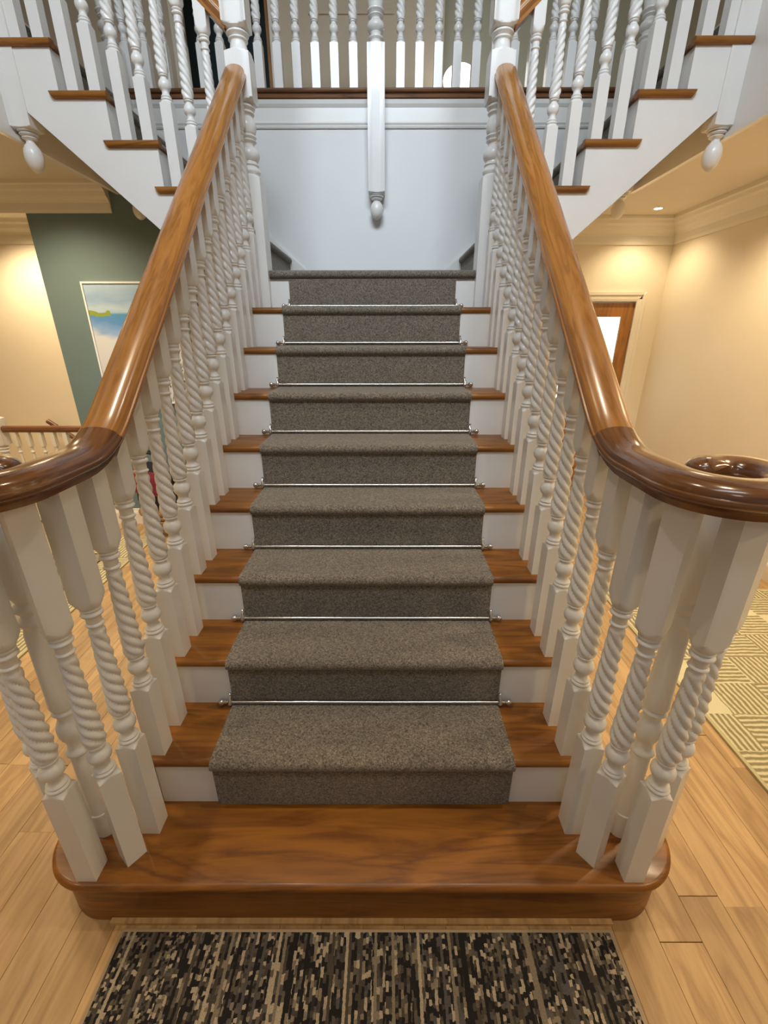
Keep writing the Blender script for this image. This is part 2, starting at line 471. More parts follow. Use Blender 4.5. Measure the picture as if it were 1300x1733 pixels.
# ================================================================== CARPETS
def runner_path():
    P = []; 
    z = RS
    for k in range(2, 11):
        yr = (k-1)*G-.009; zt = k*RS+.007
        P.append((yr, (k-1)*RS+(.0 if k == 2 else .011)))
        P.append((yr, (k-1)*RS+.05)); P.append((yr, k*RS-.045))
        if k == 10: P.append((yr, k*RS-.040)); break
        yc = (k-1)*G-.003; rr = .0225; zc = zt-rr
        P.append((yr+.001, zc-rr+.001))
        for i in range(11):
            a = -PI/2-PI*i/10
            P.append((yc+rr*math.cos(a)*1.06, zc+rr*math.sin(a)))
        P.append((yc+.06, zt)); P.append((k*G-.06, zt)); P.append((k*G-.022, zt+.0005)); P.append((k*G-.011, zt+.003))
    return P
def sheet(path, axis, a0, a1, th=.007, n=1, edge=0.0):
    mb = MB(); m = len(path); rows = []
    for i in range(n+1):
        a = a0+(a1-a0)*i/n
        rows.append([mb.vert((a, y, z) if axis == 'x' else (y, a, z)) for (y, z) in path])
    # inner side
    inn = []
    nrm = []
    for i in range(m):
        p0 = path[max(i-1, 0)]; p1 = path[min(i+1, m-1)]
        tx, tz = p1[0]-p0[0], p1[1]-p0[1]; l = math.hypot(tx, tz) or 1
        nrm.append((tz/l*th, -tx/l*th))
    for i in range(n+1):
        a = a0+(a1-a0)*i/n
        inn.append([mb.vert((a, y+nx, z+nz) if axis == 'x' else (y+nx, a, z+nz)) for (y, z), (nx, nz) in zip(path, nrm)])
    for i in range(n):
        for j in range(m-1):
            mb.face((rows[i][j], rows[i+1][j], rows[i+1][j+1], rows[i][j+1]))
            mb.face((inn[i][j], inn[i][j+1], inn[i+1][j+1], inn[i+1][j]))
    for i in (0, n):
        for j in range(m-1): mb.face((rows[i][j], rows[i][j+1], inn[i][j+1], inn[i][j]))
    for j in (0, m-1):
        for i in range(n): mb.face((rows[i][j], rows[i+1][j], inn[i+1][j], inn[i][j]))
    return mb
rn = obj('stair_runner', sheet(runner_path(), 'x', -.4975, .4975), M_CARPET, None, 50)
tag(rn, 'flecked grey carpet runner down the middle of the central staircase', 'carpet')
# landing carpet with its rolled nosing
lp = []
yc, rr, zt = 9*G+.003, .0225, ZL+.007
lp.append((9*G-.006, zt-2*rr-.001))
for i in range(11):
    a = -PI/2-PI*i/10; lp.append((yc+rr*math.cos(a)*1.15, zt-rr+rr*math.sin(a)))
lp += [(yc+.1, zt), (YW-.015, zt)]
lc = obj('landing_carpet', sheet(lp, 'x', -.612, .612), M_CARPET, None, 50)
tag(lc, 'flecked grey carpet covering the half landing, rolled over its front edge', 'carpet')

# ---- stair rods
def make_rod(first=False):
    r = thing('stair_rod', 'x', 'stair rod', 'stair rods across the grey runner')
    obj('rod', MB().tube([(-.530, 0, 0), (.530, 0, 0)], .0055, 10), M_CHROME, r, 50)
    for s in (-1, 1):
        f = MB().lathe([(0, .006), (.004, .0085), (.008, .006), (.012, .009), (.018, .0125), (.026, .0115), (.031, .006), (.033, .001)], 14, (s*.516, 0, 0), 'x')
        if s < 0: f.v = [(2*s*.516-x, y, z) for (x, y, z) in f.v]
        obj('finial', f, M_CHROME, r, 50)
        b = MB(); b.tube([(s*.503, .010, -.030), (s*.503, .002, -.02), (s*.503, -.004, -.008), (s*.503, -.006, 0), (s*.503, -.004, .008), (s*.503, .002, .02), (s*.503, .010, .034)], [.004, .0065, .0065, .0095, .0065, .0065, .003], 10)
        b.lathe([(0, .004), (.004, .006), (.008, .002)], 10, (s*.503, .006, .030))
        obj('bracket', b, M_CHROME, r, 50)
    return r
def copy_tree(o, parent=None):
    c = o.copy(); COL.objects.link(c); c.parent = parent
    for ch in o.children: copy_tree(ch, c)
    return c
ordw = ['lowest nickel stair rod, across the foot of the third riser', 'nickel stair rod second from the bottom of the staircase', 'nickel stair rod third from the bottom of the staircase',
        'nickel stair rod fourth from the bottom of the staircase', 'nickel stair rod fourth from the top of the staircase', 'nickel stair rod third from the top of the staircase',
        'nickel stair rod second from the top of the staircase', 'topmost nickel stair rod, half hidden behind the carpet nosing below the landing']
rod0 = make_rod()
for i, k in enumerate(range(3, 11)):
    r = rod0 if i == 0 else copy_tree(rod0)
    r.location = (0, (k-1)*G-.018, (k-1)*RS+.0205); r['label'] = ordw[i]

# ================================================================== TURNED WORK
NS = 48
def radial(sq, R, a):
    c = max(abs(math.cos(a)), abs(math.sin(a)))
    return min(sq/c, R)
def ring_at(z, sq, R, tw=None):
    out = []
    for j in range(NS):
        a = 2*PI*j/NS+PI/4
        r = radial(sq, R, a)
        if tw:
            kz, dep, hand = tw
            r *= 1-dep*(1-abs(math.cos((4*a*hand+kz)/2))**.8)
        out.append((r*math.cos(a), r*math.sin(a), z))
    return out
def bulge(z0, z1, r0, rm, n=7, r1=None):
    r1 = r0 if r1 is None else r1
    return [(z0+(z1-z0)*i/n, r0+(r1-r0)*i/n+(rm-max(r0, r1))*math.sin(PI*i/n)) for i in range(n+1)]
def turned_core(z):
    """profile of the barley twist balusters above the lower block top at z (returns z,R,twist)"""
    P = []
    P += bulge(z+.014, z+.026, .025, .029, 5)
    P += bulge(z+.027, z+.036, .023, .026, 4)
    P += [(z+.042, .0185), (z+.050, .0178)]
    P += [(z+.08+.0300*math.sin(t), .0302*math.cos(t)) for t in [(-50+100*i/10)*PI/180 for i in range(11)]]
    P += [(z+.106, .0175), (z+.110, .0178)]
    P += bulge(z+.111, z+.121, .019, .0245, 5)
    return P
SQ = .0287
def baluster_mesh(h_low, h_tot, hand=1, sq=SQ, seg=44, slope=0.0, axis=1, name='baluster'):
    """square foot, lamb's tongue, ball, tapering rope twist, collar, square head"""
    rs = []
    big = .06
    rs.append(ring_at(0, sq, big)); rs.append(ring_at(h_low, sq, big))
    for h, r in ((.0015, .0405), (.003, .0375), (.0055, .033), (.009, .029), (.013, .0275)): rs.append(ring_at(h_low+h, sq, r))
    for z, r in turned_core(h_low): rs.append(ring_at(z, .5, r))
    z0, z1 = h_low+.124, h_low+.405
    for i in range(seg+1):
        t = i/seg; z = z0+(z1-z0)*t
        fat = .0312-.0110*t
        env = min(1, t/.05, (1-t)/.07)
        fat *= .80+.20*min(1, t/.06)
        rs.append(ring_at(z, .5, fat, ((z-z0)*2*PI*4/.146, .32*env, hand)))
    for h, r in ((.412, .0165), (.418, .017)): rs.append(ring_at(h_low+h, .5, r))
    for z, r in bulge(h_low+.419, h_low+.430, .018, .0225, 5): rs.append(ring_at(z, .5, r))
    for h, r in ((.434, .0185), (.448, .0185)): rs.append(ring_at(h_low+h, .5, r))
    for z, r in bulge(h_low+.449, h_low+.466, .020, .027, 6): rs.append(ring_at(z, .5, r))
    for z, r in bulge(h_low+.467, h_low+.476, .022, .025, 4): rs.append(ring_at(z, .5, r))
    for h, r in ((.478, .0255), (.484, .029), (.492, .034), (.500, .0385), (.506, .06)): rs.append(ring_at(h_low+h, sq, r))
    top = ring_at(h_tot, sq, big)
    if slope: top = [(x, y, z+slope*(y if axis == 1 else x)) for (x, y, z) in top]
    rs.append(top)
    me = MB().rings(rs).mesh(name, 38); me.materials.append(M_WHITE); return me
def post_mesh(name, items, sq, n=None):
    """items: list of (z, R) with R None for full square"""
    rs = [ring_at(z, (sq if (R is None or sq_on) else 5), R if R is not None else 9) for (z, R, sq_on) in items]
    me = MB().rings(rs).mesh(name, 38); me.materials.append(M_WHITE); return me
def blk(z0, z1, sq, low=True, up=True, tongue=.022):
    """square length with rounded-off ends"""
    c = sq*1.415; it = []
    if low: it += [(z0, sq*.86, True), (z0+tongue*.25, sq*1.04, True), (z0+tongue*.6, sq*1.22, True), (z0+tongue, c, True)]
    else: it += [(z0, None, True)]
    if up: it += [(z1-tongue, c, True), (z1-tongue*.6, sq*1.22, True), (z1-tongue*.25, sq*1.04, True), (z1, sq*.86, True)]
    else: it += [(z1, None, True)]
    return it
def rnd(pr): return [(z, r, False) for (z, r) in pr]

def rail_prof(wh=.049, up=.030, dn=.037, k=1.0):
    P = [(-.030, -dn), (.030, -dn), (.031, -.024), (.040, -.015), (.0475, -.009), (.049, -.003), (.0475, .002), (.0445, .004)]
    for i in range(1, 12):
        a = PI*i/12; P.append((.0445*math.cos(a), .004+up*math.sin(a)**.85))
    P += [(-.0445, .004), (-.0475, .002), (-.049, -.003), (-.0475, -.009), (-.040, -.015), (-.031, -.024)]
    return [(u*k, v) for (u, v) in P]
def sweep(path, prof, scales=None, ends=True):
    mb = MB(); rs = []; us = []; L = 0
    for i, p in enumerate(path):
        p = Vector(p)
        if i: L += (p-Vector(path[i-1])).length
        t = (Vector(path[min(i+1, len(path)-1)])-Vector(path[max(i-1, 0)])).normalized()
        lat = t.cross(Vector((0, 0, 1))).normalized(); upv = lat.cross(t)
        k = scales[i] if scales else (1, 1)
        rs.append([p+lat*(u*k[0])+upv*(v*k[1]) for (u, v) in prof]); us.append(L)
    return mb.rings(rs, us=us)
SL = RS/G; CT = math.cos(math.atan(SL))
RX = .690           # centre line of the handrails
def zc(y): return 1.455+SL*(y-.391)          # centre of the sloping rail

UND = .037/CT
y_f, y_b = G+.041, G*1.5+.041
bal_front = baluster_mesh(.272, zc(y_f)-UND-2*RS+.008, slope=SL); bal_back = baluster_mesh(.375, zc(y_b)-UND-2*RS+.008, slope=SL)
bal_vol = baluster_mesh(.352, 1.412-.037-RS+.008)
bal_first = baluster_mesh(.375, 1.412-.037-RS+.008); bal_second = baluster_mesh(.272, 1.422-.037-2*RS+.004, slope=.35)
for s, side in ((-1, 'left'), (1, 'right')):
    bt = thing('balustrade', f'oak handrail on white barley twist balusters along the {side} edge of the central staircase', 'balustrade', 'balustrades of the central staircase')
    # handrail
        # volute: ease from the slope, turn outwards, wind round the little newel
    path = []; zv = 1.412
    y_k = .391+(zv-zc(.391))/SL
    def zv_at(y):
        w = .10
        if y > y_k+w: return zc(y)
        if y < y_k-w: return zv
        tt = (y-(y_k-w)); return zv+SL*tt*tt/(4*w)
    ys = [.372, .395, .42, .46, .52]+[.6+(2.125-.6)*i/10 for i in range(11)]
    obj('handrail', sweep([(s*RX, y, zv_at(y)) for y in ys], rail_prof(k=1.20)), M_RAIL, bt, 40)
    for i in range(12):
        y = .375-(.375-.135)*i/11; path.append((s*RX, y, zv_at(y)))
    cx, cy = .803, .112; r0 = .113
    scs = [(1, 1)]*12
    for i in range(1, 25):
        a = PI+ (PI*1.15)*i/24; path.append((s*(cx+r0*math.cos(a)), cy+r0*math.sin(a), zv)); scs.append((1, 1))
    a0 = PI+PI*1.15
    for i in range(1, 25):
        t = i/24; a = a0+PI*.60*t; r = r0-(r0-.050)*t; path.append((s*(cx+.030*t+r*math.cos(a)), cy-.010*t+r*math.sin(a), zv))
        k = (1-.22*t) if t < .70 else (1-.22*.7)*math.sqrt(max(.012, 1-((t-.70)/.30)**2)); scs.append((k, .30+.70*min(1, k*1.15)))
    vo = obj('volute', sweep(path, rail_prof(k=1.20), scs), M_VOL, bt, 40)
    vo['label'] = 'dark polished scroll at the foot of the handrail'
    # small turned newel inside the scroll
    it = rnd([(0, .031), (.088, .031), (.09, .034), (.10, .034), (.102, .031), (.150, .029), (.345, .027)])
    it += rnd(bulge(.35, .375, .026, .034, 5)+[(.382, .024)]+[(.445+.0+.036*math.sin(t)*1.5, .036*math.cos(t)) for t in [(-48+96*i/10)*PI/180 for i in range(11)]])
    it += rnd([(.500, .024)]+bulge(.506, .522, .027, .033, 5)+[(.527, .030), (.537, .034), (.58, .0325), (.78, .028), (.80, .024)]+bulge(.805, .83, .025, .033, 5)+[(.836, .02)]+bulge(.842, .875, .022, .033, 6))
    it += rnd([(.885, .026), (.90, .032), (.94, .034), (1.185, .034)])
    obj('volute_newel', post_mesh('volute_newel', it, .06), None, bt, loc=(s*.835, .150, RS))
    # balusters round the scroll
    for (bx, by, ang) in ((.7105, .0745, -52.7), (.808, .026, 0), (.905, .100, 35)):
        o = obj('baluster', bal_vol, None, bt, loc=(s*bx, by, RS)); o.rotation_euler = (0, 0, math.radians(s*ang))
    for k in range(1, 10):
        y0 = (k-1)*G+.041; z = k*RS
        if k > 1:
            o = obj('baluster', bal_second if k == 2 else bal_front, None, bt, loc=(s*BX, y0, z))
        if k < 9 or True:
            o = obj('baluster', bal_first if k == 1 else bal_back, None, bt, loc=(s*BX, y0+G/2, z))
    # landing newel post
    q = .061; it = blk(1.62, 2.512, q, low=False, tongue=.012)
    it += rnd([(2.514, .050)]+bulge(2.520, 2.552, .046, .056, 6)+[(2.556, .044)]+bulge(2.558, 2.572, .043, .049, 4))
    it += rnd([(2.575, .043)]+[(2.612+.046*math.sin(t), .058*math.cos(t)) for t in [(-44+98*i/12)*PI/180 for i in range(13)]])
    it += rnd([(2.655, .034), (2.662, .035)]+bulge(2.664, 2.680, .037, .047, 5)+bulge(2.682, 2.700, .040, .049, 5)+bulge(2.704, 2.775, .045, .055, 9, .038)+[(2.780, .039)])
    it += rnd(bulge(2.782, 2.800, .041, .049, 5)+bulge(2.803, 2.826, .045, .055, 5))
    it += blk(2.828, 3.035, q, tongue=.014)
    it += rnd([(3.036, .050), (3.043, .044), (3.072, .040)]+bulge(3.076, 3.092, .041, .049, 5)+bulge(3.095, 3.116, .046, .056, 5))
    it += blk(3.118, 3.86, q, up=False, tongue=.016)
    it += [(3.862, None, True)]+rnd([(3.864, .066), (3.885, .07), (3.9, .05), (3.915, .035)]+[(3.965+.05*math.sin(t), .052*math.cos(t)) for t in [(-60+150*i/10)*PI/180 for i in range(11)]])
    obj('newel_post', post_mesh('newel_post', it, q), None, bt, loc=(s*.670, 2.161, 0))

# ================================================================== UPPER FLIGHTS
for s, side, gg in ((-1, 'left', .2335), (1, 'right', .2385)):
    us_ = thing('upper_staircase', f'short {side} flight with oak treads rising sideways from the half landing', 'staircase', 'upper flights')
    nose = lambda j: .660+gg*(j-1)
    X = lambda v: s*v
    for j in range(1, 6):
        z = ZL+RS*j; r = .017
        # tread with returned nosing on the open end
        xa, xb = nose(j), nose(j)+gg+.035
        prof = [(X(xb), z), (X(xb), z-.034)]+[(X(xa+r-r*math.sin(a)), z-r-r*math.cos(a)) for a in [PI*i/8 for i in range(9)]]
        obj('tread', MB().prism(prof, 'y', YS, YW-.002), M_TREADY, us_, 40)
        pr = [(YS+.02, z), (YS+.02, z-.034)]+[(YS-.022+r-r*math.sin(a), z-r-r*math.cos(a)) for a in [PI*i/8 for i in range(9)]]
        xe = nose(j)+gg+.064
        ms = MB(); ring0 = [(X(xa), y, zz) for (y, zz) in pr]; ring1 = [(X(xe-(z-zz)*.6), y, zz) for (y, zz) in pr]
        ms.rings([ring0, ring1]); obj('return_nosing', ms, M_TREAD, us_, 40)
    for j in range(1, 7):
        xr = nose(j)+.016; xa, xb = sorted((X(xr), X(xr+.016)))
        obj('riser', MB().box(xa, xb, YS+.036, YW-.002, ZL+RS*(j-1), ZL+RS*j-.034), M_WHITE, us_)
    # cut string facing the hall
    pts = [(X(.725), ZL-.20)]
    pts = []
    pts.append((X(.73), 1.842))
    pts.append((X(.73), ZL+RS-.034))
    for j in range(1, 6):
        zt_ = ZL+RS*j-.034; xn = nose(j)+.016
        if j > 1: pts.append((X(xn), pts[-1][1])); pts.append((X(xn), zt_))
    xend = 1.80 if s < 0 else 1.815
    zb = lambda v: 2.251+.887*(v-1.194) if s < 0 else 2.205+.872*(v-1.145)
    pts.append((X(xend), pts[-1][1])); pts.append((X(xend), zb(xend))); pts[0] = (X(.73), zb(.73))
    obj('stringer', MB().prism(pts, 'y', YS, YS+.035), M_WHITE, us_)
    # sloping soffit under the flight
    sp = MB().prism([(X(.73), zb(.73)+.01), (X(xend+.1), zb(xend+.1)+.01), (X(xend+.1), zb(xend+.1)+.03), (X(.73), zb(.73)+.03)], 'y', YS+.035, YW-.002)
    obj('soffit', sp, M_CEIL, us_)
    # wall string rising along the back wall
    ws = [(X(.555), 2.05), (X(.555), 2.185), (X(.62), 2.238), (X(1.85), 2.238+.877*1.23), (X(1.85), 3.0), (X(.9), 2.2), (X(.72), 2.05)]
    obj('wall_string', MB().prism(ws, 'y', YW-.018, YW), M_WHITE, us_)
    # carpet on the flight
    P = []
    for j in range(1, 6):
        xr = nose(j)+.016-.008; zt = ZL+RS*j+.007
        P.append((xr, ZL+RS*(j-1)+.010)); P.append((xr, ZL+RS*j-.046))
        xc_, rr = nose(j)+.013, .0235
        for i in range(9):
            a = -PI/2-PI*i/8; P.append((xc_+rr*math.cos(a), zt-rr+rr*math.sin(a)))
        P.append((nose(j+1)-.03, zt)); P.append((nose(j+1)+.004, zt+.002))
    xr = nose(6)+.008; P.append((xr, ZL+RS*6-.05))
    Pm = [(X(a), b) for a, b in P]
    c = obj('flight_carpet', sheet(Pm, 'y', 2.27, YW-.02, th=.007*(1 if s > 0 else -1)), M_CARPETF, None, 50)
    tag(c, f'grey carpet covering the treads of the {side} upper flight', 'carpet', 'upper flight carpets')
    # balustrade of the flight
    ub = thing('upper_balustrade', f'white barley twist balusters and hanging post beside the {side} upper flight', 'balustrade', 'upper flight balustrades')
    ubf = baluster_mesh(.262, .86, hand=-s if s > 0 else 1, slope=s*RS/gg, axis=0); ubb = baluster_mesh(.365, .965, hand=-s if s > 0 else 1, slope=s*RS/gg, axis=0)
    for j in range(1, 6):
        z = ZL+RS*j
        if j > 1: obj('baluster', ubf, None, ub, loc=(X(nose(j)+.064), 2.149, z))
        obj('baluster', ubb, None, ub, loc=(X(nose(j)+.178), 2.149, z))
    zr = lambda v: ZL+RS+.955+(RS/gg)*(v-nose(1)-.12)
    pth = [(X(.70+(1.82-.70)*i/8), 2.149, zr(.70+(1.82-.70)*i/8)) for i in range(9)]
    obj('handrail', sweep(pth, rail_prof()), M_RAIL, ub, 40)
    q = .0565; zb_ = 2.722
    it = rnd([(2.535, .004), (2.540, .016)]+[(2.606+.068*math.sin(t), .047*math.cos(t)) for t in [(-75+135*i/14)*PI/180 for i in range(15)]]+[(2.672, .021), (2.680, .0215)]+bulge(2.683, 2.696, .027, .037, 5)+bulge(2.698, 2.712, .033, .045, 5)+[(2.716, .05)])
    it += blk(zb_, 3.50, q, low=True, tongue=.006)
    it += rnd([(3.503, .044)]+bulge(3.51, 3.535, .042, .052, 5)+[(3.545, .033)]+bulge(3.55, 3.65, .036, .05, 8)+[(3.66, .034)]+bulge(3.665, 3.685, .037, .05, 5))
    it += blk(3.70, 4.30, q, up=False, tongue=.012)+rnd([(4.302, .06), (4.33, .06), (4.35, .03)])
    obj('hanging_newel', post_mesh('hanging_newel', it, q), None, ub, loc=(X(1.852 if s < 0 else 1.865), 2.165, 0))

# ---- gallery across the back
gb = thing('gallery_balustrade', 'white gallery balustrade on an oak nosing above the landing wall', 'balustrade')
pr = [(YW+.10, 3.302), (YW+.10, 3.246), (YW-.028, 3.246), (YW-.034, 3.252), (YW-.036, 3.262), (YW-.032, 3.272), (YW-.034, 3.276), (YW-.046, 3.279), (YW-.050, 3.288), (YW-.048, 3.297), (YW-.040, 3.302)]
pr = [(y, z-.028) for (y, z) in pr]
obj('nosing', MB().prism(pr, 'x', -1.90, 1.90), M_NOSE, gb, 30)
fs = MB()
fs.prism([(YW, 3.218), (YW, 3.178), (YW-.012, 3.178), (YW-.022, 3.195), (YW-.026, 3.218)], 'x', -1.90, 1.90)
fs.box(-1.90, 1.90, YW-.010, YW, 3.10, 3.178)
fs.prism([(YW, 3.10), (YW, 3.062), (YW-.010, 3.062), (YW-.014, 3.072), (YW-.009, 3.078), (YW-.016, 3.090), (YW-.014, 3.10)], 'x', -1.90, 1.90)
obj('fascia', fs, M_WHITE, gb)
gal = baluster_mesh(.252, .90, sq=.0285)
gx = [.019+.1255*0+t for t in [(.162+.1287*i) for i in range(13)]] + [.019-(.159+.1292*i) for i in range(13)]
for x in gx: obj('baluster', gal, None, gb, loc=(x, YW+.03, 3.274))
obj('handrail', sweep([(-1.8+3.6*i/6, YW+.03, 4.21) for i in range(7)], rail_prof()), M_RAIL, gb, 40)
q = .0585
def drop_items():
    it = rnd([(2.499, .004), (2.502, .014)]+[(2.560+.060*math.sin(t), .047*math.cos(t)) for t in [(-75+135*i/14)*PI/180 for i in range(15)]]+[(2.613, .022), (2.618, .023)]+bulge(2.620, 2.631, .030, .042, 5)+bulge(2.633, 2.647, .038, .052, 5)+[(2.650, .054)])
    it += blk(2.655, 3.478, q, tongue=.008)
    it += rnd([(3.480, .046), (3.492, .036)]+bulge(3.498, 3.522, .037, .050, 5)+[(3.527, .034)]+[(3.568+.038*math.sin(t), .057*math.cos(t)) for t in [(-50+100*i/10)*PI/180 for i in range(11)]]+[(3.606, .032)]+bulge(3.610, 3.628, .036, .050, 5)+bulge(3.632, 3.656, .044, .056, 5)+[(3.66, .045), (3.70, .052), (3.80, .045), (3.90, .038), (3.92, .045)])
    it += blk(3.93, 4.36, q, up=False, tongue=.012)+rnd([(4.362, .065), (4.40, .06), (4.42, .03)])
    return it
me_drop = post_mesh('hanging_newel', drop_items(), q)
for x in (.015, -1.745, 1.80):
    obj('hanging_newel', me_drop, None, gb, loc=(x, 3.055, 0))

# ================================================================== THINGS AROUND
# painting on the teal wall
pt = thing('painting', 'seascape painting in a thin white frame on the teal wall', 'painting')
pt['label'] = 'seascape painting in a thin white frame hanging on the teal wall'
px0, px1, pz0, pz1 = -2.335, -1.62, 1.150, 2.095; py = 3.13
fm = MB(); t = .013
for (xa, xb, za, zb_) in ((px0, px1, pz1-t, pz1), (px0, px1, pz0, pz0+t), (px0, px0+t, pz0+t, pz1-t), (px1-t, px1, pz0+t, pz1-t)): fm.box(xa, xb, py-.045, py, za, zb_)
obj('frame', fm, plain('white_frame', (.85, .85, .83), .4), pt)
m, nt, b = new_mat('seascape_paint')
tc = N(nt, 'ShaderNodeTexCoord'); mp = N(nt, 'ShaderNodeMapping'); nt.links.new(tc.outputs['Generated'], mp.inputs[0])
nz = N(nt, 'ShaderNodeTexNoise'); nz.inputs['Scale'].default_value = 3.2; nz.inputs['Detail'].default_value = 9
mp2 = N(nt, 'ShaderNodeMapping'); mp2.inputs['Scale'].default_value = (1.2, 1, 4.5); nt.links.new(tc.outputs['Generated'], mp2.inputs[0]); nt.links.new(mp2.outputs[0], nz.inputs['Vector'])
sx = N(nt, 'ShaderNodeSeparateXYZ'); nt.links.new(mp.outputs[0], sx.inputs[0])
nm = N(nt, 'ShaderNodeMath', operation='MULTIPLY_ADD'); nm.inputs[1].default_value = .14; nm.inputs[2].default_value = -.07; nt.links.new(nz.outputs['Fac'], nm.inputs[0])
ad = N(nt, 'ShaderNodeMath', operation='ADD'); nt.links.new(sx.outputs['Z'], ad.inputs[0]); nt.links.new(nm.outputs[0], ad.inputs[1])
# sand rises to the left: add x-dependent shift
sh = N(nt, 'ShaderNodeMath', operation='MULTIPLY_ADD'); sh.inputs[1].default_value = .22; nt.links.new(sx.outputs['X'], sh.inputs[0]); nt.links.new(ad.outputs[0], sh.inputs[2])
r1 = ramp(nt, [(0, (.30, .25, .14)), (.10, (.62, .60, .55)), (.3, (.66, .65, .62)), (.60, (.66, .67, .66)), (.66, (.27, .42, .66)), (.74, (.11, .27, .56)), (.82, (.08, .28, .50))])
nt.links.new(sh.outputs[0], r1.inputs[0])
r2 = ramp(nt, [(.70, (.26, .40, .55)), (.80, (.45, .58, .68)), (.88, (.28, .42, .60)), (1, (.40, .55, .70))]); nt.links.new(ad.outputs[0], r2.inputs[0])
gt = N(nt, 'ShaderNodeMapRange'); gt.inputs['From Min'].default_value = .755; gt.inputs['From Max'].default_value = .775; nt.links.new(sx.outputs['Z'], gt.inputs['Value'])
mxa = N(nt, 'ShaderNodeMix'); mxa.data_type = 'RGBA'; nt.links.new(gt.outputs[0], mxa.inputs['Factor']); nt.links.new(r1.outputs[0], mxa.inputs[6]); nt.links.new(r2.outputs[0], mxa.inputs[7])
# green spit of land at the left of the horizon
g1 = N(nt, 'ShaderNodeMath', operation='COMPARE'); g1.inputs[1].default_value = .765; g1.inputs[2].default_value = .014; nt.links.new(ad.outputs[0], g1.inputs[0])
g2 = N(nt, 'ShaderNodeMath', operation='LESS_THAN'); g2.inputs[1].default_value = .25; nt.links.new(sx.outputs['X'], g2.inputs[0])
g3 = N(nt, 'ShaderNodeMath', operation='MULTIPLY'); nt.links.new(g1.outputs[0], g3.inputs[0]); nt.links.new(g2.outputs[0], g3.inputs[1])
mxb = N(nt, 'ShaderNodeMix'); mxb.data_type = 'RGBA'; nt.links.new(g3.outputs[0], mxb.inputs['Factor']); nt.links.new(mxa.outputs[2], mxb.inputs[6]); mxb.inputs[7].default_value = (.26, .33, .05, 1)
nt.links.new(mxb.outputs[2], b.inputs['Base Color']); b.inputs['Roughness'].default_value = .6
obj('canvas', MB().box(px0+t, px1-t, py-.036, py-.004, pz0+t, pz1-t), m, pt)
gs = MB(); rr = random.Random(3)
for i in range(46):
    x = px0+.03+rr.random()*.62; h = .10+rr.random()**2*.38; lean = rr.uniform(-.06, .12); z0 = pz0+t+.004
    w = .0022
    pts = [(x+lean*(q/6)**2, z0+h*q/6) for q in range(7)]
    for q in range(6):
        w0, w1 = w*(1-q/7), w*(1-(q+1)/7)
        b0 = len(gs.v)
        for (xx, zz, ww) in ((pts[q][0], pts[q][1], w0), (pts[q+1][0], pts[q+1][1], w1)):
            gs.v += [(xx-ww, py-.0368, zz), (xx+ww, py-.0368, zz)]
        gs.face((b0, b0+1, b0+3, b0+2))
    if h > .15:      # seed head
        for q in range(8):
            xx, zz = pts[6][0]+rr.uniform(-.016, .016), pts[6][1]+rr.uniform(-.05, .025); b0 = len(gs.v); a = rr.uniform(.003, .007)
            gs.v += [(xx-a, py-.0369, zz), (xx, py-.0369, zz-a*1.8), (xx+a, py-.0369, zz), (xx, py-.0369, zz+a*1.8)]; gs.face((b0, b0+1, b0+2, b0+3))
o = obj('painted_grass', gs, plain('grass_strokes', (.045, .05, .04), .7), pt); tag(o, kind='stuff')

